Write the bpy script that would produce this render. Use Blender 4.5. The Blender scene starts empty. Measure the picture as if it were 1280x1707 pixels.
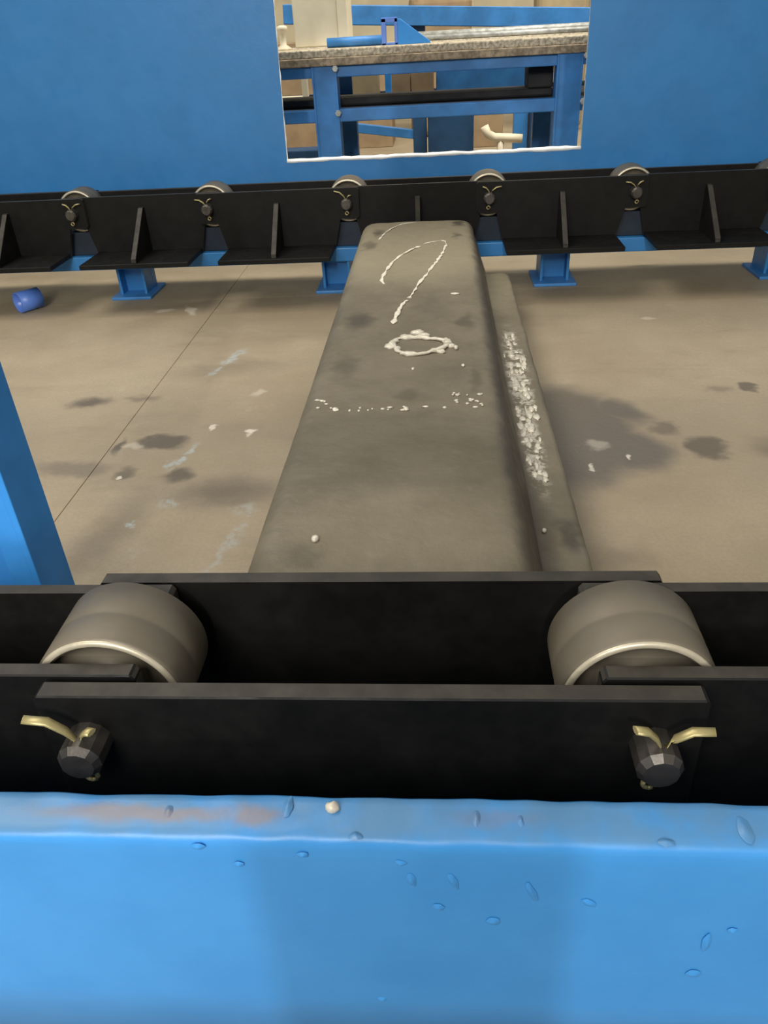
import bpy, bmesh, math, random
from mathutils import Matrix, Vector, noise

S = bpy.context.scene
COL = S.collection

# ------------------------------------------------------------------ camera, world, lights, exposure
cam = bpy.data.cameras.new('camera')
cam.sensor_fit = 'HORIZONTAL'
cam.sensor_width = 36.0
cam.lens = 36.0
cam.clip_start = 0.02
cam_ob = bpy.data.objects.new('camera', cam)
COL.objects.link(cam_ob)
cam_ob.matrix_world = Matrix(((0.997215, 0.010782, 0.073800, 0.0),
                              (0.056303, 0.540113, -0.839707, 0.0),
                              (-0.048914, 0.841523, 0.538002, 0.6814),
                              (0, 0, 0, 1)))
S.camera = cam_ob

S.view_settings.view_transform = 'Standard'
S.view_settings.look = 'None'
S.view_settings.gamma = 1.0
S.view_settings.use_curve_mapping = False
S.view_settings.exposure = 0.0

W = bpy.data.worlds.new('hall')
S.world = W
W.use_nodes = True
W.node_tree.nodes['Background'].inputs[0].default_value = (1.0, 0.95, 0.86, 1)
W.node_tree.nodes['Background'].inputs[1].default_value = 0.38


def area(name, loc, target, sx, sy, power, color=(1, 1, 1)):
    d = bpy.data.lights.new(name, 'AREA')
    d.shape = 'RECTANGLE'
    d.size = sx
    d.size_y = sy
    d.energy = power
    d.color = color
    o = bpy.data.objects.new(name, d)
    o.location = loc
    o.rotation_euler = (Vector(target) - Vector(loc)).to_track_quat('-Z', 'Y').to_euler()
    COL.objects.link(o)
    return o


area('near_fill', (-0.5, -1.45, 1.85), (0.0, 0.45, 0.15), 1.6, 1.0, 72, (1.0, 0.97, 0.92))  # added area light, brightens the near guard; no lamp seen there
area('hall_lamp_middle', (-1.9, 2.2, 3.6), (0.1, 1.6, 0.0), 2.4, 1.6, 78, (1.0, 0.94, 0.83))
area('far_fill', (0.9, 3.35, 3.6), (0.2, 7.2, 0.4), 3.0, 1.2, 210, (1.0, 0.94, 0.82))  # added to brighten the bench and cabinet behind the window
area('band_key', (-0.04, -5.0, 2.6), (0.0, 0.3, 0.1), 0.12, 0.5, 92, (1.0, 0.97, 0.92))  # added small source; with the blocker it casts the band on the guard


# ------------------------------------------------------------------ materials
def lin(r, g, b):
    f = lambda c: (c / 255 / 12.92) if c / 255 <= 0.04045 else ((c / 255 + 0.055) / 1.055) ** 2.4
    return (f(r), f(g), f(b), 1.0)


class Mat:
    def __init__(self, name):
        self.m = bpy.data.materials.new(name)
        self.m.use_nodes = True
        self.t = self.m.node_tree
        self.n = self.t.nodes
        self.b = self.n['Principled BSDF']
        self.pos = self.n.new('ShaderNodeNewGeometry').outputs['Position']

    def link(self, a, b):
        self.t.links.new(a, b)

    def put(self, sock, v):
        if hasattr(v, 'links') and hasattr(v, 'is_output'):
            self.link(v, sock)
        else:
            sock.default_value = v

    def noise(self, scale, detail=4, rough=0.55, stretch=None):
        n = self.n.new('ShaderNodeTexNoise')
        n.inputs['Scale'].default_value = scale
        n.inputs['Detail'].default_value = detail
        n.inputs['Roughness'].default_value = rough
        if stretch:
            v = self.n.new('ShaderNodeVectorMath')
            v.operation = 'MULTIPLY'
            v.inputs[1].default_value = stretch
            self.link(self.pos, v.inputs[0])
            self.link(v.outputs[0], n.inputs['Vector'])
        else:
            self.link(self.pos, n.inputs['Vector'])
        return n.outputs['Fac']

    def math(self, op, a, b=0.0, clamp=False):
        n = self.n.new('ShaderNodeMath')
        n.operation = op
        n.use_clamp = clamp
        self.put(n.inputs[0], a)
        self.put(n.inputs[1], b)
        return n.outputs[0]

    def ramp(self, v, lo, hi, a=0.0, b=1.0):
        n = self.n.new('ShaderNodeMapRange')
        n.interpolation_type = 'SMOOTHSTEP'
        self.put(n.inputs['Value'], v)
        n.inputs['From Min'].default_value = lo
        n.inputs['From Max'].default_value = hi
        n.inputs['To Min'].default_value = a
        n.inputs['To Max'].default_value = b
        return n.outputs['Result']

    def mix(self, fac, a, b):
        n = self.n.new('ShaderNodeMix')
        n.data_type = 'RGBA'
        self.put(n.inputs[0], fac)
        self.put(n.inputs[6], a)
        self.put(n.inputs[7], b)
        return n.outputs[2]

    def warped(self, scale, amount):
        """position pushed about by noise, so that stains get ragged edges"""
        n = self.n.new('ShaderNodeTexNoise')
        n.inputs['Scale'].default_value = scale
        n.inputs['Detail'].default_value = 3
        self.link(self.pos, n.inputs['Vector'])
        a = self.n.new('ShaderNodeVectorMath')
        a.operation = 'MULTIPLY_ADD'
        a.inputs[1].default_value = (amount, amount, amount)
        self.link(n.outputs['Color'], a.inputs[0])
        b = self.n.new('ShaderNodeVectorMath')
        b.operation = 'SUBTRACT'
        b.inputs[1].default_value = (amount / 2,) * 3
        self.link(a.outputs[0], b.inputs[0])
        self.link(self.pos, a.inputs[2])
        return b.outputs[0]

    def spot(self, vec, x, y, rx, ry, rot=0.0, soft=0.45, strength=1.0):
        m = self.n.new('ShaderNodeMapping')
        m.vector_type = 'TEXTURE'
        m.inputs['Location'].default_value = (x, y, 0)
        m.inputs['Rotation'].default_value = (0, 0, math.radians(rot))
        m.inputs['Scale'].default_value = (rx, ry, 1e3)
        self.link(vec, m.inputs['Vector'])
        l = self.n.new('ShaderNodeVectorMath')
        l.operation = 'LENGTH'
        self.link(m.outputs[0], l.inputs[0])
        return self.ramp(l.outputs['Value'], 1.0 + soft * 0.4, 1.0 - soft, 0.0, strength)

    def most(self, socks):
        r = socks[0]
        for s in socks[1:]:
            r = self.math('MAXIMUM', r, s)
        return r

    def set(self, color=None, rough=None, metal=None, spec=None, bump=None, bump_d=0.002, bump_s=0.3):
        if color is not None:
            self.put(self.b.inputs['Base Color'], color)
        if rough is not None:
            self.put(self.b.inputs['Roughness'], rough)
        if metal is not None:
            self.put(self.b.inputs['Metallic'], metal)
        if spec is not None:
            self.put(self.b.inputs['Specular IOR Level'], spec)
        if bump is not None:
            n = self.n.new('ShaderNodeBump')
            n.inputs['Strength'].default_value = bump_s
            n.inputs['Distance'].default_value = bump_d
            self.link(bump, n.inputs['Height'])
            self.link(n.outputs[0], self.b.inputs['Normal'])
        return self.m


def paint(name, c, rough=0.4, var=0.12, bump_s=0.25, scale=9, spec=0.5):
    M = Mat(name)
    d = tuple(v * (1 - var) for v in c[:3]) + (1,)
    l = tuple(min(1, v * (1 + var)) for v in c[:3]) + (1,)
    f = M.ramp(M.noise(scale, 5), 0.3, 0.7)
    return M.set(M.mix(f, d, l), M.ramp(M.noise(scale * 2.3), 0.3, 0.7, rough - 0.06, rough + 0.08),
                 bump=M.noise(55, 3), bump_d=0.0015, bump_s=bump_s, spec=spec)


BLUE = paint('blue_enamel', (0.028, 0.197, 0.49, 1), 0.45, 0.05)
BLUE_OLD = paint('blue_enamel_far_frames', (0.045, 0.21, 0.52, 1), 0.45, 0.2)
NAVY = paint('dark_blue_paint', (0.02, 0.07, 0.16, 1), 0.5, 0.2)
TRACKSHADE = paint('shaded_navy_paint', (0.008, 0.018, 0.034, 1), 0.6, 0.3)  # blue rail web, its shade under the chain put into the colour
BRIGHTBLUE = paint('bright_blue_paint', (0.05, 0.30, 0.78, 1), 0.55, 0.1, spec=0.25)
PIPEBLUE = paint('violet_blue_paint', (0.10, 0.22, 0.66, 1), 0.35, 0.1)
BLACK = paint('black_paint', (0.006, 0.0057, 0.0050, 1), 0.55, 0.25, 0.2, 25, 0.22)

# near guard: a paler blue, with a worn streak along its top edge
M = Mat('blue_enamel_worn_edge')
v = M.warped(60, 0.012)
sc = M.most([M.spot(v, -0.185, 0.287, 0.075, 0.007, soft=0.7, strength=0.75),
             M.spot(v, -0.115, 0.287, 0.018, 0.008, soft=0.6, strength=0.75),
             M.spot(v, 0.03, 0.288, 0.03, 0.006, soft=0.8, strength=0.3)])
sep = M.n.new('ShaderNodeSeparateXYZ')
M.link(M.pos, sep.inputs[0])
sc = M.math('MULTIPLY', sc, M.ramp(sep.outputs[2], 0.276, 0.279))
base = M.mix(M.ramp(M.noise(14, 5), 0.3, 0.7), (0.036, 0.262, 0.66, 1), (0.044, 0.285, 0.70, 1))
dust = M.math('MULTIPLY', M.ramp(sep.outputs[2], 0.277, 0.280), M.ramp(M.noise(30, 5), 0.25, 0.6, 0.35, 0.85))
base = M.mix(dust, base, (0.09, 0.215, 0.375, 1))
NEARBLUE = M.set(M.mix(sc, base, (0.22, 0.185, 0.185, 1)), 0.42, bump=M.noise(70, 4), bump_d=0.0010, bump_s=0.35)

# bare steel
def steel(name, c, rough, metal=0.6, var=0.25, scale=40):
    M = Mat(name)
    d = tuple(v * (1 - var) for v in c) + (1,)
    l = tuple(min(1, v * (1 + var)) for v in c) + (1,)
    return M.set(M.mix(M.ramp(M.noise(scale, 5), 0.3, 0.7), d, l),
                 M.ramp(M.noise(scale * 1.7), 0.3, 0.7, rough - 0.06, rough + 0.06), metal,
                 bump=M.noise(scale * 5, 3), bump_d=0.0006, bump_s=0.25)


EDGE = steel('plate_edge_grey', (0.038, 0.033, 0.025), 0.62, 0.1)  # narrow plate sides, greyer than the black faces
ROLLER = steel('turned_steel', (0.165, 0.141, 0.103), 0.55, 0.3, 0.10, 14)
RIM = steel('polished_steel_rim', (0.62, 0.56, 0.42), 0.4, 0.4, 0.1)
PINM = steel('oiled_pin_steel', (0.10, 0.09, 0.08), 0.38, 0.7)
BRASS = steel('yellow_zinc', (0.42, 0.36, 0.17), 0.42, 0.5, 0.12)
BURR = steel('bare_cut_edge', (0.95, 0.95, 0.92), 0.4, 0.1, 0.05)
PIPEGREY = steel('galvanised_tube', (0.40, 0.41, 0.39), 0.5, 0.3, 0.3)
SPLASH = steel('spilled_light_metal', (0.66, 0.61, 0.5), 0.45, 0.15, 0.15, 120)
CHALK = steel('white_chalk', (0.74, 0.69, 0.57), 0.9, 0.0, 0.2, 200)

# cast metal
M = Mat('rough_cast_metal')
v = M.warped(28, 0.05)
dark = M.most([M.spot(v, *a, soft=0.8, strength=s) for a, s in (
    ((-0.154, 1.467, 0.034, 0.06), 0.75), ((0.058, 2.198, 0.016, 0.045), 0.8), ((0.045, 2.06, 0.014, 0.035), 0.65),
    ((-0.155, 2.113, 0.018, 0.04), 0.7), ((-0.174, 1.99, 0.02, 0.05), 0.6), ((0.05, 1.449, 0.018, 0.05), 0.55),
    ((0.06, 1.17, 0.014, 0.06), 0.45), ((0.105, 0.97, 0.03, 0.5), 0.35), ((0.125, 0.75, 0.03, 0.2), 0.35), ((-0.05, 1.12, 0.02, 0.025), 0.4),
    ((0.17, 0.845, 0.02, 0.04), 0.75), ((-0.16, 1.23, 0.02, 0.06), 0.45), ((-0.15, 0.66, 0.03, 0.03), 0.4))])
f = M.ramp(M.noise(9, 6, 0.6), 0.32, 0.68)
c = M.mix(f, (0.142, 0.119, 0.077, 1), (0.184, 0.156, 0.106, 1))
c = M.mix(M.ramp(M.noise(45, 5, 0.7), 0.5, 0.75, 0.0, 0.35), c, (0.22, 0.19, 0.135, 1))
c = M.mix(M.ramp(M.noise(6, 4, 0.6, (1, 0.4, 1)), 0.55, 0.75, 0.0, 0.45), c, (0.085, 0.074, 0.055, 1))
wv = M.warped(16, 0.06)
# lighter far end, darker strip across, lighter patch near the front
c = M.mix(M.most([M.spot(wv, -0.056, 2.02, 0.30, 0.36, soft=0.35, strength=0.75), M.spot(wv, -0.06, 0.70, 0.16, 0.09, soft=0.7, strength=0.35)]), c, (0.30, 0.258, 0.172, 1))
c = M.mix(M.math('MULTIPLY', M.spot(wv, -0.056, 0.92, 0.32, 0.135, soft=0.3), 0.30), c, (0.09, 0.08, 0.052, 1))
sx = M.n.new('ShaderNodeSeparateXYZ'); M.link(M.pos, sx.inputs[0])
side_shade = M.math('MULTIPLY', M.ramp(M.math('ADD', sx.outputs[0], M.math('MULTIPLY', M.noise(20, 3), 0.03)), 0.092, 0.110), M.ramp(sx.outputs[2], 0.103, 0.115))  # darkens the mold's right flank: shade put into the colour
c = M.mix(M.math('MULTIPLY', side_shade, 0.6), c, (0.055, 0.042, 0.028, 1))
c = M.mix(dark, c, (0.045, 0.036, 0.026, 1))
sp = M.math('MULTIPLY', M.most([M.spot(M.warped(30, 0.03), 0.150, 1.40, 0.024, 0.26, soft=0.4),
                                M.spot(M.warped(30, 0.03), 0.147, 1.10, 0.017, 0.16, soft=0.6)]),
            M.ramp(M.noise(55, 5, 0.75), 0.46, 0.56))
c = M.mix(sp, c, (0.5, 0.46, 0.38, 1))
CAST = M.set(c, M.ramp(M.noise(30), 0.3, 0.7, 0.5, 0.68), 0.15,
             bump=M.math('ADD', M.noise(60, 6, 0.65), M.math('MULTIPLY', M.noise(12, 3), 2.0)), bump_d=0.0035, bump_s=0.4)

# concrete floor with oil, water and paint marks
M = Mat('stained_concrete')
v = M.warped(7, 0.10)
vf = M.warped(25, 0.05)
c = M.mix(M.ramp(M.noise(2.2, 6, 0.6), 0.3, 0.7), (0.31, 0.246, 0.16, 1), (0.40, 0.33, 0.225, 1))
c = M.mix(M.ramp(M.noise(5, 5, 0.65, (0.5, 1.4, 1)), 0.52, 0.75, 0, 0.55), c, (0.225, 0.18, 0.122, 1))
c = M.mix(M.ramp(M.noise(9, 6, 0.7), 0.58, 0.75, 0, 0.5), c, (0.46, 0.385, 0.28, 1))
c = M.mix(M.ramp(M.noise(160, 4, 0.7), 0.35, 0.7, 0, 0.3), c, (0.25, 0.2, 0.14, 1))
# a darker walked band across the bay
c = M.mix(M.spot(v, 0.0, 1.33, 3.0, 0.24, soft=0.9, strength=0.38), c, (0.2, 0.165, 0.115, 1))
wet = M.most([M.spot(v, 0.235, 1.34, 0.155, 0.225, 0, 0.3), M.spot(v, 0.345, 1.27, 0.085, 0.09, -20, 0.5),
              M.spot(v, 0.36, 1.43, 0.05, 0.07, 30, 0.6)])
c = M.mix(M.math('MULTIPLY', wet, 0.72), c, (0.09, 0.078, 0.064, 1))
dk = M.most([M.spot(vf, x, y, rx, ry, r, so, st) for x, y, rx, ry, r, so, st in (
    (-0.548, 1.328, 0.054, 0.036, 0, 0.4, 0.75), (0.484, 1.268, 0.042, 0.05, 0, 0.4, 0.7), (0.43, 1.347, 0.03, 0.035, 0, 0.5, 0.5),
    (0.642, 1.533, 0.022, 0.03, 0, 0.5, 0.7), (0.58, 1.53, 0.03, 0.02, 0, 0.7, 0.35), (-0.774, 1.524, 0.055, 0.032, 8, 0.8, 0.75), (-0.66, 1.545, 0.04, 0.02, 0, 0.8, 0.45),
    (-0.69, 1.225, 0.09, 0.035, -4, 0.6, 0.45), (-0.583, 1.206, 0.022, 0.028, 0, 0.6, 0.6), (-0.478, 1.194, 0.033, 0.03, 0, 0.7, 0.75), (-0.63, 1.312, 0.012, 0.035, 0, 0.6, 0.75),
    (-0.372, 1.134, 0.12, 0.06, 0, 0.9, 0.6), (-0.55, 0.98, 0.05, 0.2, -15, 0.9, 0.4), (0.60, 1.26, 0.05, 0.05, 0, 0.8, 0.35), (0.27, 0.93, 0.05, 0.04, 0, 0.9, 0.3), (-0.5, 1.7, 0.2, 0.05, 10, 0.9, 0.25))])
c = M.mix(dk, c, (0.062, 0.05, 0.038, 1))
pb = M.most([M.spot(vf, x, y, rx, ry, r, 0.7, st) for x, y, rx, ry, r, st in (
    (-0.507, 1.78, 0.016, 0.065, -18, 0.7), (-0.53, 1.70, 0.01, 0.05, -20, 0.5), (-0.487, 1.275, 0.009, 0.055, -12, 0.55), (-0.505, 1.235, 0.016, 0.022, 0, 0.5),
    (-0.511, 1.041, 0.008, 0.010, 0, 0.9), (-0.467, 1.101, 0.014, 0.018, 0, 0.5), (-0.327, 1.0, 0.012, 0.05, -10, 0.35), (-0.34, 0.94, 0.01, 0.04, -10, 0.3), (-0.33, 1.08, 0.03, 0.02, 0, 0.3))])
pb = M.math('MULTIPLY', pb, M.ramp(M.noise(60, 4, 0.7), 0.35, 0.6))
c = M.mix(pb, c, (0.42, 0.5, 0.52, 1))
wh = M.most([M.spot(vf, x, y, rx, ry, r, 0.5, st) for x, y, rx, ry, r, st in (
    (-0.459, 1.392, 0.008, 0.011, 0, 0.8), (-0.379, 1.367, 0.010, 0.013, 0, 0.95), (0.291, 1.29, 0.025, 0.022, -30, 0.3), (0.34, 1.235, 0.006, 0.008, 0, 0.8), (0.263, 1.205, 0.006, 0.008, 0, 0.8),
    (-0.72, 2.165, 0.015, 0.05, 25, 0.6), (-0.80, 2.17, 0.03, 0.02, 0, 0.45), (0.541, 1.983, 0.02, 0.012, 0, 0.45), (-0.4, 1.56, 0.012, 0.02, 0, 0.4), (-0.60, 1.31, 0.02, 0.015, 0, 0.3), (-0.588, 1.19, 0.006, 0.008, 0, 0.9))])
c = M.mix(wh, c, (0.66, 0.6, 0.5, 1))
r = M.ramp(M.noise(6, 4), 0.3, 0.7, 0.5, 0.72)
wetn = M.n.new('ShaderNodeMix')
M.put(wetn.inputs[0], M.math('MULTIPLY', wet, 0.8)); M.put(wetn.inputs[2], r); wetn.inputs[3].default_value = 0.36
CONCRETE = M.set(c, wetn.outputs[0], bump=M.math('ADD', M.noise(80, 5, 0.7), M.noise(12, 4)), bump_d=0.003, bump_s=0.3)

CREAM = paint('cream_paint', (0.80, 0.72, 0.53, 1), 0.55, 0.06)
PLASTER = paint('cream_plaster', (0.62, 0.54, 0.37, 1), 0.8, 0.15, 0.3, 3)
WOOD = paint('weathered_timber', (0.27, 0.21, 0.14, 1), 0.75, 0.4, 0.6, 60)
WOODTOP = paint('pale_speckled_timber', (0.42, 0.36, 0.26, 1), 0.7, 0.5, 0.6, 90)
CARTON = paint('brown_cardboard', (0.30, 0.21, 0.12, 1), 0.8, 0.15)
TANM = paint('tan_board', (0.34, 0.27, 0.16, 1), 0.8, 0.15)
MATTBLACK = paint('matt_black', (0.018, 0.017, 0.018, 1), 0.7, 0.2)
GREEN = paint('dark_green_paint', (0.035, 0.06, 0.035, 1), 0.6, 0.2)
BLOCKERGREY = paint('blocker_grey', (0.3, 0.3, 0.29, 1), 0.7, 0.1)  # for the unseen added blocker behind the camera


# ------------------------------------------------------------------ mesh helpers
class MB:
    def __init__(self):
        self.bm = bmesh.new()

    def box(self, x0, x1, y0, y1, z0, z1, bevel=0.0, seg=2, mi=0):
        bm = self.bm
        vs = [bm.verts.new((x, y, z)) for x in (x0, x1) for y in (y0, y1) for z in (z0, z1)]
        q = ((0, 1, 3, 2), (4, 6, 7, 5), (0, 4, 5, 1), (2, 3, 7, 6), (0, 2, 6, 4), (1, 5, 7, 3))
        fs = [bm.faces.new([vs[i] for i in f]) for f in q]
        for f in fs:
            f.material_index = mi
        if bevel:
            es = {e for f in fs for e in f.edges}
            bmesh.ops.bevel(bm, geom=list(es), offset=bevel, segments=seg, profile=0.5, affect='EDGES', clamp_overlap=True)
        return self

    def prism(self, pts, axis, a, b, bevel=0.0, side_mi=None):
        """polygon pts in the plane across axis, pushed from a to b along it"""
        bm = self.bm
        def P(p, t):
            return {'x': (t, p[0], p[1]), 'y': (p[0], t, p[1]), 'z': (p[0], p[1], t)}[axis]
        A = [bm.verts.new(P(p, a)) for p in pts]
        B = [bm.verts.new(P(p, b)) for p in pts]
        fs = [bm.faces.new(A), bm.faces.new(list(reversed(B)))]
        n = len(pts)
        for i in range(n):
            f = bm.faces.new((A[i], B[i], B[(i + 1) % n], A[(i + 1) % n]))
            if side_mi is not None:
                f.material_index = side_mi
            fs.append(f)
        if bevel:
            es = {e for f in fs for e in f.edges}
            bmesh.ops.bevel(bm, geom=list(es), offset=bevel, segments=1, affect='EDGES', clamp_overlap=True)
        return self

    def lathe(self, prof, n=48, axis='y', c=(0, 0, 0), closed=True, smooth=True):
        """prof = list of (radius, position along axis)"""
        bm = self.bm
        rings = []
        for r, t in prof:
            ring = []
            for i in range(n):
                a = 2 * math.pi * i / n
                u, w = r * math.cos(a), r * math.sin(a)
                p = {'y': (u, t, w), 'x': (t, u, w), 'z': (u, w, t)}[axis]
                ring.append(bm.verts.new((p[0] + c[0], p[1] + c[1], p[2] + c[2])))
            rings.append(ring)
        m = len(rings)
        for k in range(m if closed else m - 1):
            A, B = rings[k], rings[(k + 1) % m]
            for i in range(n):
                f = bm.faces.new((A[i], A[(i + 1) % n], B[(i + 1) % n], B[i]))
                f.smooth = smooth
        if not closed:
            bm.faces.new(list(reversed(rings[0])))
            bm.faces.new(rings[-1])
        return self

    def tube(self, pts, r, n=10, flat=1.0, smooth=True):
        bm = self.bm
        pts = [Vector(p) for p in pts]
        rs = r if isinstance(r, (list, tuple)) else [r] * len(pts)
        rings = []
        for i, p in enumerate(pts):
            d = (pts[min(i + 1, len(pts) - 1)] - pts[max(i - 1, 0)]).normalized()
            up = Vector((0, 0, 1)) if abs(d.z) < 0.9 else Vector((1, 0, 0))
            s = d.cross(up).normalized()
            u = s.cross(d).normalized()
            rings.append([bm.verts.new(p + s * rs[i] * math.cos(2 * math.pi * k / n) + u * rs[i] * flat * math.sin(2 * math.pi * k / n)) for k in range(n)])
        for A, B in zip(rings, rings[1:]):
            for k in range(n):
                f = bm.faces.new((A[k], A[(k + 1) % n], B[(k + 1) % n], B[k]))
                f.smooth = smooth
        bm.faces.new(list(reversed(rings[0])))
        bm.faces.new(rings[-1])
        return self

    def blob(self, c, rx, ry, rz, seed=0, rough=0.25, sub=2):
        r = bmesh.ops.create_icosphere(self.bm, subdivisions=sub, radius=1.0)
        for v in r['verts']:
            k = 1 + rough * noise.noise(v.co * 1.6 + Vector((seed * 7.3, seed * 3.1, seed)))
            v.co = Vector((v.co.x * rx * k + c[0], v.co.y * ry * k + c[1], v.co.z * rz * k + c[2]))
        for v in r['verts']:
            for f in v.link_faces:
                f.smooth = True
        return self

    def swelling(self, rx, ry, h, seed=0, n=20, rings=7):
        """a low bump that runs out flat into the surface (local +z)"""
        bm = self.bm
        R = [[bm.verts.new((0, 0, h))]]
        for k in range(1, rings + 1):
            t = k / rings
            row = []
            for i in range(n):
                a = 2 * math.pi * i / n
                w = 1 + 0.28 * noise.noise(Vector((math.cos(a) * 1.3 + seed * 5.1, math.sin(a) * 1.3, seed)))
                row.append(bm.verts.new((rx * t * w * math.cos(a), ry * t * w * math.sin(a), h * (1 - t * t) ** 2 + (0.00003 if k < rings else -0.0002))))
            R.append(row)
        for i in range(n):
            bm.faces.new((R[0][0], R[1][i], R[1][(i + 1) % n])).smooth = True
        for A, B in zip(R[1:], R[2:]):
            for i in range(n):
                bm.faces.new((A[i], B[i], B[(i + 1) % n], A[(i + 1) % n])).smooth = True
        return self

    def mesh(self, name, mats, shift=(0, 0, 0)):
        bm = self.bm
        bmesh.ops.recalc_face_normals(bm, faces=bm.faces[:])
        me = bpy.data.meshes.new(name)
        bm.to_mesh(me)
        bm.free()
        if any(shift):
            me.transform(Matrix.Translation(-Vector(shift)))
        for m in (mats if isinstance(mats, (list, tuple)) else [mats]):
            me.materials.append(m)
        return me


def world_loc(o):
    p = Vector((0, 0, 0))
    while o is not None:
        p += o.location
        o = o.parent
    return p


def thing(name, loc, label, cat, group=None):
    o = bpy.data.objects.new(name, None)
    o.empty_display_size = 0.05
    o.location = loc
    o['label'] = label
    o['category'] = cat
    if group:
        o['group'] = group
    COL.objects.link(o)
    return o


def part(name, mb, mats, parent, label=None, kind=None):
    """mesh given in world coordinates, linked as a child of parent"""
    me = mb.mesh(name, mats, world_loc(parent))
    o = bpy.data.objects.new(name, me)
    o.parent = parent
    COL.objects.link(o)
    if label:
        o['label'] = label
    if kind:
        o['kind'] = kind
    return o


def inst(name, me, parent, loc=(0, 0, 0), rot=(0, 0, 0), label=None):
    o = bpy.data.objects.new(name, me)
    o.parent = parent
    o.location = loc
    o.rotation_euler = rot
    COL.objects.link(o)
    if label:
        o['label'] = label
    return o


def single(name, mb, mats, base, label, cat, group=None):
    me = mb.mesh(name, mats, base)
    o = bpy.data.objects.new(name, me)
    o.location = base
    o['label'] = label
    o['category'] = cat
    if group:
        o['group'] = group
    COL.objects.link(o)
    return o


def structure(name, mb, mats):
    o = bpy.data.objects.new(name, mb.mesh(name, mats))
    o['kind'] = 'structure'
    COL.objects.link(o)
    return o


# ------------------------------------------------------------------ the hall
XJ = -0.648          # the saw-cut joint in the concrete runs along here
b = MB()
b.box(-7, XJ - 0.0012, -6, 9.2, -0.12, 0)
b.box(XJ + 0.0012, 7, -6, 9.2, -0.12, 0)
b.box(XJ - 0.0012, XJ + 0.0012, -6, 9.2, -0.12, -0.0015)
structure('floor', b, CONCRETE)
structure('wall_back', MB().box(-7, 7, 9.0, 9.2, 0, 4.6), PLASTER)
# unseen blocker added for the camera holder; it shades the near guard's middle
structure('shade_blocker', MB().box(-0.107, 0.060, -0.56, -0.40, 0, 4.0, 0.004), BLOCKERGREY)

# ------------------------------------------------------------------ conveyor frames
YN, YF = 0.4415, 2.364      # centre lines of the two strands
ZP = 0.252                  # height of the chain pins
PX = -0.256                 # first pin
PITCH = 0.40
LEGS = [-2.215, -1.578, -0.937, -0.305, 0.342, 0.985, 1.63]


def rails(root, yc, s):
    # s = +1: the inner side of the strand faces +y
    def yy(a, c):
        return sorted((yc + s * a, yc + s * c))
    part('rail', MB().box(-2.5, 2.2, *yy(-0.085, 0.056), 0.086, 0.126, 0.003), BLUE, root)
    part('rail_web', MB().box(-2.5, 2.2, *yy(-0.03, 0.035), 0.126, 0.1932, 0.002), TRACKSHADE, root, 'track bar under the rollers, shade put into its dark colour')
    for x in LEGS:
        m = MB()                                   # H section: two flanges and a web
        m.box(x - 0.042, x - 0.034, *yy(-0.05, 0.05), 0.008, 0.087, 0.001)
        m.box(x + 0.034, x + 0.042, *yy(-0.05, 0.05), 0.008, 0.087, 0.001)
        m.box(x - 0.035, x + 0.035, *yy(0.0, 0.008), 0.008, 0.087)
        lg = part('leg', m, BLUE, root)
        part('base_plate', MB().box(x - 0.062, x + 0.062, *yy(-0.07, 0.082), 0.0, 0.009, 0.002), BLUE_OLD, lg)


far = thing('conveyor_frame', (0, YF, 0), 'blue steel frame with tall sheet guard and cut-out window behind the far chain', 'machine frame')
rails(far, YF, -1)
for x in (-2.3, -1.25, 0.65, 1.9):
    part('bracket', MB().box(x - 0.04, x + 0.04, YF + 0.084, 2.501, 0.09, 0.235, 0.002), BLUE, far)
# guard sheet with its rectangular opening
x0, x1, z0, z1 = -0.451, 0.421, 0.339, 0.95
xt0, xt1 = -0.437, 0.414
b = MB()
bm = b.bm
outer = [(-2.6, 0.19), (2.4, 0.19), (2.4, 1.5), (-2.6, 1.5)]
inner = [(x0, z0), (x1, z0), (xt1, z1), (xt0, z1)]
vs = {}
for nm, ring in (('o', outer), ('i', inner)):
    for k, (x, z) in enumerate(ring):
        for j, y in enumerate((2.50, 2.512)):
            vs[nm, k, j] = bm.verts.new((x, y, z))
for k in range(4):
    n = (k + 1) % 4
    for j in (0, 1):
        bm.faces.new((vs['o', k, j], vs['o', n, j], vs['i', n, j], vs['i', k, j]))
    for nm in 'oi':
        bm.faces.new((vs[nm, k, 0], vs[nm, n, 0], vs[nm, n, 1], vs[nm, k, 1]))
guard = part('guard_sheet', b, BLUE, far)
random.seed(4)
pts = [(x0 + (x1 - x0) * i / 40, 2.503, z0 + 0.001 + random.uniform(-0.001, 0.001)) for i in range(41)]
part('cut_edge', MB().tube(pts, [0.0062 + random.uniform(-0.0012, 0.0012) for _ in pts], 8), BURR, guard, 'bright bare cut edge of the window opening')
pts = [(x0 + (xt0 - x0) * i / 30, 2.504, z0 + (z1 - z0) * i / 30) for i in range(31)]
part('cut_edge', MB().tube(pts, [0.0022 + random.uniform(-0.0014, 0.0016) for _ in pts], 6), BURR, guard, 'thin ragged cut edge at the left of the opening')
pts = [(x1 + (xt1 - x1) * i / 30, 2.504, z0 + (z1 - z0) * i / 30) for i in range(31)]
part('cut_edge', MB().tube(pts, [0.0018 + random.uniform(-0.0012, 0.0014) for _ in pts], 6), PIPEGREY, guard, 'thin ragged cut edge at the right of the opening')

near = thing('conveyor_frame', (0, YN, 0), 'light blue steel plate guard and rail in the foreground, its top edge worn', 'machine frame')
rails(near, YN, 1)
for x in (-2.3, -1.2, 0.7, 1.9):
    part('bracket', MB().box(x - 0.04, x + 0.04, 0.301, YN - 0.084, 0.02, 0.12, 0.002), BLUE, near)
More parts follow.
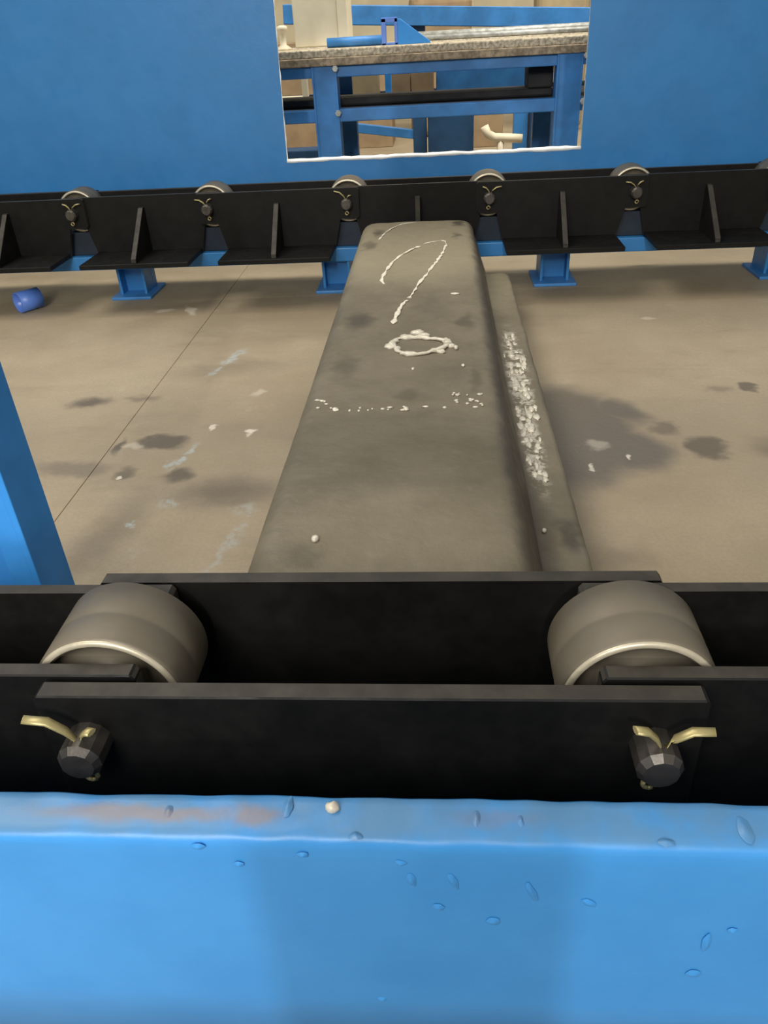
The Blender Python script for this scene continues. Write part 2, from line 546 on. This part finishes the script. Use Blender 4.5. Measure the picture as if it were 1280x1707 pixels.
# guard plate with a slightly uneven rounded top edge
b = MB()
bm = b.bm
prof = [(0.270, 0.0), (0.270, 0.10), (0.270, 0.20), (0.270, 0.262), (0.2703, 0.272), (0.2715, 0.2772), (0.2745, 0.2795), (0.279, 0.2803), (0.287, 0.2805), (0.296, 0.2803), (0.3005, 0.2798), (0.3032, 0.2770), (0.304, 0.270), (0.304, 0.0)]
NX = 420
grid = []
for i in range(NX + 1):
    x = -1.1 + 2.1 * i / NX
    row = []
    for y, z in prof:
        top = max(0.0, min(1.0, (z - 0.24) / 0.035))
        d = noise.noise(Vector((x * 34, y * 90, z * 40))) * 0.0010 * top + noise.noise(Vector((x * 9, z * 14, 3.3))) * 0.0008
        e = noise.noise(Vector((x * 48, y * 120, 9.1))) * 0.0011 * top
        row.append(bm.verts.new((x, y + d, z + e)))
    grid.append(row)
for A, B in zip(grid, grid[1:]):
    for k in range(len(prof)):
        f = bm.faces.new((A[k], B[k], B[(k + 1) % len(prof)], A[(k + 1) % len(prof)]))
        f.smooth = True
bm.faces.new(grid[0])
bm.faces.new(list(reversed(grid[-1])))
plate = part('guard_plate', b, NEARBLUE, near)
for i, (x, z, w, h, rt) in enumerate(((-0.004, 0.217, 0.0042, 0.0032, 30), (0.030, 0.203, 0.0042, 0.0042, 45), (0.087, 0.226, 0.0052, 0.0030, 40), (0.161, 0.148, 0.0048, 0.0048, 20),
                                      (-0.084, 0.268, 0.0034, 0.0026, 0), (-0.026, 0.262, 0.0036, 0.0026, 20), (-0.146, 0.274, 0.0045, 0.0028, 0), (-0.124, 0.257, 0.0032, 0.0026, 0), (0.163, 0.185, 0.0028, 0.010, 0),
                                      (0.052, 0.236, 0.0026, 0.010, -20), (-0.02, 0.245, 0.003, 0.007, -10), (0.005, 0.245, 0.0026, 0.008, -15), (0.176, 0.20, 0.003, 0.003, 0), (-0.045, 0.10, 0.0035, 0.003, 0))):
    m = MB().swelling(w * 1.0, h * 1.0, 0.00125, i + 1)
    m.bm.transform(Matrix.Translation((x, 0.2694, z)) @ Matrix.Rotation(math.radians(rt), 4, 'Y') @ Matrix.Rotation(math.radians(90), 4, 'X'))
    part('paint_blister', m, NEARBLUE, plate)
for i, (x, y, w, d) in enumerate(((0.019, 0.287, 0.0022, 0.007), (0.045, 0.286, 0.0022, 0.005), (-0.095, 0.293, 0.003, 0.008), (-0.168, 0.288, 0.003, 0.005), (0.172, 0.283, 0.004, 0.010), (0.126, 0.274, 0.005, 0.003), (-0.052, 0.274, 0.004, 0.003))):
    m = MB().swelling(w * 1.0, d * 0.9, 0.0013, i + 30)
    m.bm.transform(Matrix.Translation((x, y, 0.2808)))
    part('paint_blister', m, NEARBLUE, plate)
part('weld_spatter', MB().blob((-0.0675, 0.2925, 0.2815), 0.0042, 0.0040, 0.0036, 77, 0.3), SPLASH, plate, 'shiny bead of weld spatter on the top edge')

# ------------------------------------------------------------------ roller chains
def plate_pts(half, hz, ch=0.010):
    return [(-half + ch, -hz), (half - ch, -hz), (half, -hz + ch), (half, hz - ch * 0.5), (half - ch * 0.3, hz), (-half + ch * 0.3, hz), (-half, hz - ch * 0.5), (-half, -hz + ch)]


def strand(root, yc, s, first_outer):
    base = world_loc(root)
    HZ = 0.041
    half = PITCH / 2 + 0.034

    def bar(t0, t1):
        low = [(x, z if z > 0 else z - 0.062) for x, z in plate_pts(half, HZ)]
        return MB().prism(low, 'y', *sorted((s * t0, s * t1)), bevel=0.0012, side_mi=1).mesh('link_plate', [BLACK, EDGE])

    def angle(t0, t1):
        m = MB()
        # upright leaf: full length above, narrower skirt below
        zf = 0.128 - ZP
        p = [(-half, HZ - 0.004), (-half, -HZ + 0.006), (-half + 0.006, -HZ), (-0.178, -HZ), (-0.158, zf), (0.158, zf), (0.178, -HZ), (half - 0.006, -HZ), (half, -HZ + 0.006), (half, HZ - 0.004), (half - 0.003, HZ), (-half + 0.003, HZ)]
        m.prism(p, 'y', *sorted((s * t0, s * t1)), side_mi=1)
        # shelf
        m.box(-0.158, 0.158, *sorted((s * (t1 - 0.001), s * 0.213)), zf, zf + 0.0125, 0.0015, 1)
        return m.mesh('angle_plate', [BLACK, EDGE])

    def gus(t1):
        p = [(s * (t1 - 0.0005), 0.262 - ZP), (s * (t1 + 0.012), 0.262 - ZP), (s * 0.205, 0.150 - ZP), (s * 0.205, 0.1400 - ZP), (s * (t1 - 0.0005), 0.1400 - ZP)]
        return MB().prism(p, 'x', -0.0075, 0.0075, bevel=0.001, side_mi=1).mesh('gusset', [BLACK, EDGE])

    outer_bar, inner_bar = bar(-0.0715, -0.0560), bar(-0.0508, -0.0374)
    outer_ang, inner_ang = angle(0.0584, 0.0715), angle(0.0443, 0.0556)
    outer_gus, inner_gus = gus(0.0715), gus(0.0556)
    t1 = 0.0715 if first_outer else 0.0556           # shallow rib where the mold end stands close to the plate
    short_gus = MB().box(-0.0075, 0.0075, *sorted((s * (t1 - 0.0005), s * 0.088)), 0.1406 - ZP, 0.262 - ZP, 0.001, 1, 1).mesh('gusset', [BLACK, EDGE])

    R = 0.0585
    rprof = [(R - 0.003, -0.0315), (R - 0.0008, -0.0303), (R, -0.0285), (R, -0.004), (R - 0.0006, -0.0015), (R - 0.0006, 0.0015), (R, 0.004), (R, 0.0365), (R - 0.003, 0.0385),
             (R - 0.007, 0.0385), (R - 0.008, 0.030), (0.026, 0.030), (0.026, 0.038), (0.0165, 0.038), (0.0165, -0.031), (0.026, -0.031), (0.026, -0.024), (R - 0.008, -0.024), (R - 0.008, -0.0312)]
    roller_me = MB().lathe([(r, t) for r, t in rprof], 72).mesh('roller', ROLLER)
    rim_me = MB().lathe([(r, t) for r, t in ((R - 0.0066, -0.0300), (R - 0.0066, -0.0325), (R - 0.0060, -0.0330), (R - 0.0030, -0.0330), (R - 0.0015, -0.0312), (R - 0.0028, -0.0290))], 72).mesh('rim', RIM)
    pin_me = MB().lathe([(0.0120, -0.0985), (0.0160, -0.0935), (0.0162, 0.0935), (0.0120, 0.0985)], 12, closed=False, smooth=False).mesh('pin', PINM)

    def cotter(lens, seed):
        random.seed(seed)
        m = MB()
        for sg, L in zip((-1, 1), lens):
            pts = [(sg * 0.0015, 0, -0.019), (sg * 0.0017, 0, 0.015), (sg * (0.003 + 0.14 * L), 0, 0.018 + 0.18 * L), (sg * (0.003 + 0.5 * L), 0, 0.018 + 0.48 * L), (sg * (0.003 + L), -0.002, 0.018 + 0.62 * L)]
            m.tube(pts, [0.0022, 0.0026, 0.0038, 0.0043, 0.0040], 8, 0.45)
        ring = [(0.0045 * math.sin(a), 0, -0.0235 - 0.0045 * math.cos(a)) for a in [math.pi * 2 * i / 10 for i in range(11)]]
        m.tube(ring, 0.0018, 6)
        return m.mesh('cotter_pin', BRASS)
    cots = [cotter((0.030, 0.010), 1), cotter((0.019, 0.026), 2), cotter((0.024, 0.016), 3)]

    for k in range(-4, 5):
        cx = PX + PITCH * (k + 0.5)
        o = ((k % 2) == 0) == first_outer
        loc = Vector((cx, yc, ZP)) - base
        inst('link_plate', outer_bar if o else inner_bar, root, loc)
        a = inst('angle_plate', outer_ang if o else inner_ang, root, loc)
        inst('gusset', short_gus if k == 0 else (outer_gus if o else inner_gus), a)
    for k in range(-4, 6):
        loc = Vector((PX + PITCH * k, yc, ZP)) - base
        r = inst('roller', roller_me, root, loc, (0, 0.37 * k, 0))
        inst('rim', rim_me, r, label='bright polished roller rim')
        p = inst('pin', pin_me, root, loc, (0, 0.2 + 0.3 * k, 0))
        for e in (-1,):
            c = inst('cotter_pin', cots[k % 3], p, (0, e * 0.0865, 0), (0, -(0.2 + 0.3 * k) + (0.0, -0.10, 0.14)[k % 3] * e, 0), label='yellow plated split pin with splayed legs')


ch1 = thing('roller_chain', (0, YN, 0.195), 'black link roller chain with large bare steel rollers just behind the near blue guard', 'chain', 'conveyor chain strands')
strand(ch1, YN, 1, True)
ch2 = thing('roller_chain', (0, YF, 0.195), 'black roller chain with gusseted angle plates in front of the far blue sheet guard', 'chain', 'conveyor chain strands')
strand(ch2, YF, -1, False)

# ------------------------------------------------------------------ the cast mold lying across both chains
XC = -0.056
KY = [0.556, 0.70, 0.795, 0.83, 1.0, 1.06, 1.10, 1.56, 1.62, 1.80, 1.86, 2.20, 2.262]
KZ = [0.199, 0.205, 0.206, 0.2035, 0.189, 0.1865, 0.187, 0.187, 0.1885, 0.2035, 0.2055, 0.2085, 0.205]


def top_z(y):
    if y <= KY[0]:
        return KZ[0]
    for i in range(len(KY) - 1):
        if y <= KY[i + 1]:
            t = (y - KY[i]) / (KY[i + 1] - KY[i])
            t = t * t * (3 - 2 * t)
            return KZ[i] + (KZ[i + 1] - KZ[i]) * t
    return KZ[-1]


mold = thing('ingot_mold', (XC, 1.40, 0.1405), 'long rough grey cast metal trough mold with chalk marks lying across both black chains', 'mold')
b = MB()
bm = b.bm
rows = []
ys = [0.556, 0.559, 0.565, 0.575, 0.59] + [0.61 + i * (2.205 - 0.61) / 150 for i in range(151)] + [2.22, 2.235, 2.247, 2.256, 2.261, 2.262]
ys = sorted(ys + [0.668, 0.672, 2.135, 2.139])
for y in ys:
    e = min(y - 0.556, 2.262 - y)
    rc = 0.045                                       # plan rounding of the ends
    inset = 0.0 if e >= rc else rc - math.sqrt(max(0.0, rc * rc - (rc - e) ** 2))
    drop = 0.0 if e >= 0.02 else 0.02 - math.sqrt(max(0.0, 0.0004 - (0.02 - e) ** 2))
    zt = top_z(y) - drop
    zb = 0.1412 if (y < 0.670 or y > 2.137) else 0.082
    hw = 0.145 - inset
    def side(z):
        return hw + (0.205 - z) * 0.35
    sec = []
    R = 0.030
    n = 6
    zs = [zb + (zt - R - zb) * k / 4 for k in range(5)]
    left = [(-side(z), z) for z in zs]
    cl = [(-side(zt - R) + R - R * math.cos(a), zt - R + R * math.sin(a)) for a in [math.pi / 2 * k / n for k in range(1, n)]]
    xr = side(zt - R) - R
    flat = [(-xr + 2 * xr * k / 24, zt) for k in range(25)]
    cr = [(-x, z) for x, z in reversed(cl)]
    right = [(-x, z) for x, z in reversed(left)]
    row = []
    for x, z in left + cl + flat + cr + right:
        w = noise.noise(Vector((x * 14, y * 9, z * 14))) * 0.0016 + noise.noise(Vector((x * 45, y * 30, z * 45 + 5))) * 0.0007
        up = max(0.0, min(1.0, (z - 0.145) / 0.03))
        row.append(bm.verts.new((XC + x + (w if abs(x) > 0.12 and up < 1 else 0) * up, y, z + w * up)))
    rows.append(row)
for A, B in zip(rows, rows[1:]):
    m_ = len(A)
    for k in range(m_):
        f = bm.faces.new((A[k], A[(k + 1) % m_], B[(k + 1) % m_], B[k]))
        f.smooth = k < m_ - 1
bm.faces.new(rows[0])
bm.faces.new(list(reversed(rows[-1])))
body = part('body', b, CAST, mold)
# the lip along its right side
b = MB()
bm = b.bm
rows = []
for i in range(121):
    y = 0.715 + (2.085 - 0.715) * i / 120
    e = min(y - 0.715, 2.085 - y)
    ins = 0 if e > 0.02 else 0.02 - math.sqrt(max(0, 0.0004 - (0.02 - e) ** 2))
    xo = 0.188 - ins
    row = []
    for x, z in ((0.115, 0.079), (0.115, 0.112), (0.1235, 0.1035), (0.130, 0.1015), (0.15, 0.1005), (0.166, 0.1), (xo - 0.008, 0.0995), (xo - 0.0025, 0.098), (xo, 0.094), (xo + 0.001, 0.082), (xo - 0.002, 0.079)):
        x = max(0.115, x)
        w = noise.noise(Vector((x * 40, y * 22, z * 40))) * 0.0013
        row.append(bm.verts.new((x + (w if x > 0.16 else 0), y, z + (w if z > 0.09 else 0))))
    rows.append(row)
for A, B in zip(rows, rows[1:]):
    m_ = len(A)
    for k in range(m_):
        f = bm.faces.new((A[k], B[k], B[(k + 1) % m_], A[(k + 1) % m_]))
        f.smooth = True
bm.faces.new(rows[0])
bm.faces.new(list(reversed(rows[-1])))
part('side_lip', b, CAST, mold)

# dribbled ring of light metal on the middle of the top
random.seed(11)
ring = []
for i in range(37):
    a = 2 * math.pi * i / 36
    k = 1 + 0.12 * math.sin(3 * a + 1) + random.uniform(-0.07, 0.07)
    x, y = -0.037 + 0.048 * k * math.cos(a), 1.322 + 0.042 * k * math.sin(a)
    ring.append((x, y, top_z(y) + 0.0025))
b = MB().tube(ring, [0.0055 + random.uniform(-0.0022, 0.0028) for _ in ring], 8, 0.6)
for i, (x, y, rx, ry) in enumerate(((-0.088, 1.322, 0.010, 0.012), (0.012, 1.345, 0.008, 0.010), (0.022, 1.318, 0.008, 0.007), (0.030, 1.308, 0.004, 0.008), (-0.04, 1.392, 0.014, 0.012), (-0.028, 1.375, 0.012, 0.010), (-0.06, 1.37, 0.012, 0.012), (-0.058, 1.285, 0.010, 0.008), (0.003, 1.29, 0.008, 0.006))):
    b.blob((x, y, top_z(y) + 0.001), rx, ry, 0.004, i + 50, 0.5)
part('metal_dribble', b, SPLASH, mold, 'whitish ring of spilled metal on the top face')


def chalk(pts, w):
    random.seed(len(pts))
    P = []
    for (ax, ay), (bx, by) in zip(pts, pts[1:]):
        n = max(2, int(math.hypot(bx - ax, by - ay) / 0.012))
        for i in range(n):
            t = i / n
            P.append((ax + (bx - ax) * t + random.uniform(-0.001, 0.001), ay + (by - ay) * t))
    P.append(pts[-1])
    return MB().tube([(x, y, top_z(y) + 0.0008) for x, y in P], [w * random.choice((0.25, 0.6, 0.8, 1.0, 1.2)) * random.uniform(0.7, 1.1) for _ in P], 6, 0.25)


part('chalk_mark', chalk([(-0.118, 1.69), (-0.126, 1.71), (-0.122, 1.743), (-0.106, 1.829), (-0.085, 1.895), (-0.059, 1.947), (-0.042, 1.96)], 0.0052), CHALK, mold, 'white chalk stroke')
part('chalk_mark', chalk([(-0.035, 1.985), (-0.012, 2.002), (0.008, 2.010), (0.018, 2.0), (0.021, 1.97), (0.007, 1.865), (-0.021, 1.752), (-0.044, 1.682), (-0.062, 1.603)], 0.0046), CHALK, mold, 'white chalk hook')
part('chalk_mark', chalk([(-0.064, 1.588), (-0.070, 1.58), (-0.081, 1.526), (-0.088, 1.445)], 0.0066), CHALK, mold, 'thick white chalk stroke')
part('chalk_mark', chalk([(-0.152, 2.04), (-0.142, 2.10), (-0.126, 2.155), (-0.098, 2.205), (-0.06, 2.232)], 0.0038), CHALK, mold, 'faint chalk curve at the far end')

# crust line and loose flecks
random.seed(21)
b = MB()
for i in range(46):
    x = random.choice((random.uniform(-0.19, -0.05), random.uniform(-0.2, 0.06), random.uniform(0.02, 0.065)))
    y = 1.062 + random.uniform(-0.006, 0.006) + (random.uniform(0, 0.05) if x > 0.02 or x < -0.17 else 0)
    b.blob((x, y, top_z(y) + 0.0005), random.uniform(0.0015, 0.006), random.uniform(0.0015, 0.004), 0.0016, i, 0.5, 1)
part('metal_crust', b, SPLASH, mold, 'pale specks of metal along a ridge', 'stuff')
b = MB()
for i in range(95):
    t = random.random() ** 0.8
    y = 1.61 - 0.62 * t
    x = random.uniform(0.131, 0.171) if y > 1.2 else random.uniform(0.132, 0.15 + 0.02 * random.random())
    k = 1.0 if y > 1.15 else 0.7
    b.blob((x, y, 0.1008), random.uniform(0.002, 0.0075) * k, random.uniform(0.004, 0.018) * k, random.uniform(0.001, 0.0025), i + 100, 0.7, 2)
part('metal_splatter', b, SPLASH, mold, 'silvery splatter of metal along the lip', 'stuff')
part('metal_fleck', MB().blob((-0.138, 0.688, top_z(0.688) + 0.002), 0.0042, 0.0055, 0.0035, 5), SPLASH, mold, 'white fleck near the front of the top')
part('metal_fleck', MB().blob((0.136, 0.852, 0.104), 0.0032, 0.004, 0.003, 6), SPLASH, mold, 'small white fleck on the lip')
part('metal_fleck', MB().blob((0.035, 1.62, top_z(1.62) + 0.001), 0.010, 0.005, 0.002, 8), SPLASH, mold)
part('metal_fleck', MB().blob((-0.044, 1.215, top_z(1.215) + 0.001), 0.003, 0.005, 0.002, 9), SPLASH, mold)
part('metal_fleck', MB().blob((0.040, 1.225, top_z(1.225) + 0.001), 0.003, 0.005, 0.002, 10), SPLASH, mold)

# ------------------------------------------------------------------ post at the left, pipe offcut on the floor
post = thing('steel_post', (-0.47, 0.70, 0), 'blue channel post rising at left just beyond the near chain', 'post')
m = MB()
m.box(-0.461, -0.453, 0.665, 0.730, 0.0, 0.75, 0.0012)
m.box(-0.485, -0.460, 0.665, 0.673, 0.0, 0.75, 0.0012)
m.box(-0.560, -0.460, 0.722, 0.730, 0.0, 0.75, 0.0012)
part('channel', m, BRIGHTBLUE, post)
part('base_plate', MB().box(-0.575, -0.425, 0.662, 0.76, 0.0, 0.008, 0.002), BRIGHTBLUE, post)

b = MB()
b.lathe([(0.030, -0.034), (0.030, 0.034), (0.0265, 0.034), (0.0265, -0.034)], 32, axis='x')
b.bm.transform(Matrix.Translation((-1.225, 2.215, 0.0302)) @ Matrix.Rotation(math.radians(52), 4, 'Z'))
single('pipe_offcut', b, PIPEBLUE, (-1.225, 2.215, 0), 'short blue pipe offcut lying on the concrete floor below the far chain', 'pipe')

# ------------------------------------------------------------------ seen through the window
table = thing('work_bench', (0, 3.6, 0), 'blue steel work bench frame with timber top seen through the window', 'bench')
part('board', MB().box(-1.3, 1.3, 3.19, 3.38, 0.554, 0.580, 0.003), WOOD, table)
part('board', MB().box(-1.3, 1.3, 3.20, 3.42, 0.580, 0.606, 0.004), WOODTOP, table)
part('board', MB().box(-1.3, 1.3, 3.71, 4.02, 0.570, 0.603, 0.004), WOODTOP, table)
part('front_rail', MB().box(-1.3, 1.3, 3.215, 3.265, 0.516, 0.554, 0.004), BLUE_OLD, table)
part('front_rail', MB().box(-1.3, 1.3, 3.215, 3.265, 0.369, 0.413, 0.004), BLUE_OLD, table)
part('back_rail', MB().box(-1.3, 1.3, 3.95, 4.0, 0.50, 0.570, 0.004), BLUE_OLD, table)
part('back_rail', MB().box(-1.3, 1.3, 3.95, 4.0, 0.369, 0.413, 0.004), BLUE_OLD, table)
for x in (-1.2, -0.408, 0.478, 1.2):
    m = MB()
    m.box(x - 0.046, x - 0.039, 3.20, 3.28, 0.0, 0.554, 0.001)
    m.box(x + 0.039, x + 0.046, 3.20, 3.28, 0.0, 0.554, 0.001)
    m.box(x - 0.040, x + 0.040, 3.204, 3.212, 0.0, 0.554)
    part('leg', m, BLUE_OLD, table)
    part('leg', MB().box(x - 0.04, x + 0.04, 3.94, 4.01, 0.0, 0.57, 0.003), BLUE_OLD, table)
    for z in (0.545, 0.40):
        part('bolt_head', MB().lathe([(0.010, 3.190), (0.012, 3.194), (0.012, 3.2035)], 6, closed=False, smooth=False, c=(x + 0.043 + (0.012 if x > 0.4 else 0), 0, z)), PIPEGREY, table)
part('shelf', MB().box(-1.3, 1.3, 3.27, 3.94, 0.395, 0.412, 0.003), MATTBLACK, table)

single('gap_shade_strip', MB().box(-0.75, 0.44, 3.32, 3.50, 0.4125, 0.440, 0.008), MATTBLACK, (-0.15, 3.4, 0.4125), 'black strip on the lower bench shelf, standing in for shadow in the gap', 'shade_strip')  # shadow in the gap over the shelf, put in as a dark strip
single('dark_box', MB().box(0.345, 0.437, 3.34, 3.48, 0.4405, 0.512, 0.005), MATTBLACK, (0.39, 3.4, 0.4405), 'dark box on the right end of the lower bench shelf', 'box')
single('blue_plate', MB().box(0.0, 0.42, 3.60, 3.616, 0.4125, 0.500, 0.003), BLUE_OLD, (0.2, 3.6, 0.4125), 'flat blue steel plate standing on the lower bench shelf', 'plate')
m = MB().box(-0.19, -0.105, 3.58, 3.7, 0.4125, 0.505, 0.003)
single('carton', m, CARTON, (-0.14, 3.64, 0.4125), 'brown cardboard carton at the middle of the bench shelf, left of its twin', 'carton', 'cartons on the bench shelf')
m = MB().box(-0.100, -0.010, 3.58, 3.7, 0.4125, 0.500, 0.003)
single('carton', m, CARTON, (-0.06, 3.64, 0.4125), 'brown cardboard carton touching the standing blue plate', 'carton', 'cartons on the bench shelf')
single('tan_board', MB().box(-0.345, -0.235, 3.60, 3.66, 0.4125, 0.505, 0.003), TANM, (-0.29, 3.63, 0.4125), 'tan board block beside the left bench leg on the lower shelf', 'board')
single('blue_offcut', MB().box(-0.205, -0.180, 3.52, 3.55, 0.4125, 0.515, 0.002), BRIGHTBLUE, (-0.19, 3.53, 0.4125), 'small bright blue offcut standing before the cartons', 'offcut')
m = MB()
m.box(-0.553, -0.528, 3.585, 3.61, 0.4125, 0.52, 0.003)
m.box(-0.70, -0.528, 3.585, 3.61, 0.4125, 0.437, 0.003)
single('cream_bracket', m, CREAM, (-0.54, 3.6, 0.4125), 'cream angle bracket on the shelf left of the left bench leg', 'bracket')

# on the bench
box = thing('storage_cabinet', (-0.48, 3.86, 0.6035), 'tall cream cabinet standing on the left of the timber bench top', 'cabinet')
part('body', MB().box(-0.590, -0.4055, 3.76, 3.96, 0.6035, 1.20, 0.004), CREAM, box)
part('side_flange', MB().box(-0.405, -0.362, 3.752, 3.96, 0.6035, 1.20, 0.004), CREAM, box)
fit_ = MB().lathe([(0.030, 0.6035), (0.030, 0.610), (0.012, 0.622), (0.011, 0.660), (0.020, 0.668), (0.020, 0.680), (0.008, 0.684)], 16, axis='z', closed=False, c=(-0.572, 3.36, 0.0025))
single('pipe_fitting', fit_, CREAM, (-0.572, 3.36, 0.606), 'small pale flanged fitting at the left end of the bench top', 'fitting')
br = thing('mounting_bracket', (-0.13, 3.33, 0.606), 'bright blue bracket with square hole and triangular gusset on the bench', 'bracket')
m = MB()
m.box(-0.198, -0.180, 3.30, 3.315, 0.606, 0.690, 0.002)
m.box(-0.150, -0.138, 3.30, 3.315, 0.606, 0.690, 0.002)
m.box(-0.198, -0.138, 3.30, 3.315, 0.676, 0.692, 0.002)
m.box(-0.198, -0.138, 3.30, 3.315, 0.606, 0.614, 0.002)
part('plate', m, PIPEBLUE, br)
part('gusset', MB().prism([(-0.140, 0.606), (-0.018, 0.606), (-0.022, 0.614), (-0.128, 0.686), (-0.140, 0.686)], 'y', 3.302, 3.314, 0.001), BRIGHTBLUE, br)
for i, (y, z, xa, xb, lab) in enumerate(((3.35, 0.6225, -0.405, -0.20, 'blue tube lying on the bench, nearest of the pair left of the bright bracket'), (3.40, 0.6225, -0.35, -0.19, 'blue tube lying on the bench behind the nearer blue tube'))):
    m = MB().lathe([(0.016, xa), (0.016, xb), (0.013, xb), (0.013, xa)], 20, axis='x', c=(0, y, z))
    single('steel_tube', m, (BLUE_OLD, BLUE)[i], (0.5 * (xa + xb), y, z - 0.016), lab, 'tube', 'blue tubes on the bench')
for i, (y, r, xa, lab) in enumerate(((3.75, 0.010, -0.06, 'long grey tube lying along the rear of the bench top, right of the blue bracket'), (3.86, 0.0165, -0.10, 'thicker long grey tube lying on the rear of the bench behind the thinner one'))):
    m = MB().lathe([(r, xa), (r, 0.95), (r - 0.004, 0.95), (r - 0.004, xa)], 20, axis='x', c=(0, y, 0.6035 + r))
    single('steel_tube', m, PIPEGREY, (0.45, y, 0.6035), lab, 'tube', 'grey tubes on the bench')

# second frame behind the bench
fr = thing('rear_frame', (0.2, 4.5, 0), 'blue steel frame with a heavy slightly sloping top beam behind the bench', 'frame')
m = MB().box(-0.75, 1.55, 4.47, 4.57, -0.042, 0.042, 0.004)
m.bm.transform(Matrix.Translation((0, 0, 0.690)) @ Matrix.Rotation(math.radians(3.3), 4, 'Y'))
part('top_beam', m, BLUE_OLD, fr)
for x in (-0.60, -0.088, 0.437, 1.3):
    part('leg', MB().box(x - 0.036, x + 0.036, 4.49, 4.55, 0, 0.665 - x * 0.055, 0.003), (BLUE_OLD if x > 0 else NAVY), fr)
m = MB().box(-0.27, 0.27, 4.50, 4.54, -0.022, 0.022, 0.003)
m.bm.transform(Matrix.Translation((-0.345, 0, 0.20)) @ Matrix.Rotation(math.radians(8), 4, 'Y'))
part('brace', m, BLUE_OLD, fr)
single('dark_blue_bin', MB().box(-0.045, 0.19, 4.40, 4.62, 0.0, 0.27, 0.006), NAVY, (0.07, 4.5, 0), 'dark blue bin on the floor between the legs of the rear frame', 'bin')
single('dark_blue_bin', MB().box(0.48, 0.66, 4.40, 4.62, 0.0, 0.29, 0.006), NAVY, (0.57, 4.5, 0), 'dark blue bin on the floor at the far right of the window view', 'bin')
single('dark_blue_bin', MB().box(-0.86, -0.55, 4.32, 4.45, 0.0, 0.14, 0.006), NAVY, (-0.7, 4.4, 0), 'low dark blue bin on the floor at the lower left of the window view', 'bin')
m = MB().tube([(0.245, 4.42, 0.20), (0.262, 4.42, 0.165), (0.30, 4.42, 0.145), (0.38, 4.42, 0.14), (0.44, 4.42, 0.135)], 0.022, 10)
m.tube([(0.33, 4.42, 0.0), (0.33, 4.42, 0.14)], 0.018, 8)
single('bent_pipe', m, CREAM, (0.33, 4.42, 0), 'pale bent pipe on a stub foot below the bench, right of the dark bin', 'pipe')
m = MB().tube([(-0.52, 4.10, 0.022), (-0.42, 4.2, 0.020), (-0.30, 4.35, 0.020), (-0.24, 4.40, 0.020), (-0.16, 4.43, 0.020)], 0.020, 10)
single('hose', m, CREAM, (-0.3, 4.35, 0), 'pale hose lying on the floor behind the left bench leg', 'hose')
single('timber_crate', MB().box(0.20, 0.40, 5.2, 5.5, 0.0, 0.30, 0.004), CARTON, (0.3, 5.35, 0), 'brown timber crate on the floor behind the bent pipe', 'crate')
single('timber_crate', MB().box(-0.62, -0.28, 5.4, 5.8, 0.0, 0.52, 0.004), CARTON, (-0.45, 5.6, 0), 'tall brown crate behind the cream cabinet seen under the bench', 'crate')
single('timber_crate', MB().box(-1.05, -0.72, 5.2, 5.5, 0.0, 0.60, 0.004), CARTON, (-0.88, 5.35, 0), 'brown crate at the far left seen beside the green column', 'crate')
structure('trim_2', MB().box(-0.86, -0.72, 5.60, 5.74, 0, 4.4, 0.004), GREEN)
for i, (x, y, w, h, lab) in enumerate(((0.03, 5.9, 0.20, 0.82, 'brown sack-like bundle standing behind the sloping blue beam'), (0.80, 5.9, 0.17, 0.81, 'grey-brown bundle standing behind the right half of the sloping blue beam'))):
    m = MB().box(x - w, x + w, y - 0.12, y + 0.12, 0.0, h, 0.06, 4)
    single('wrapped_bundle', m, (CARTON, TANM)[i], (x, y, 0), lab, 'bundle')
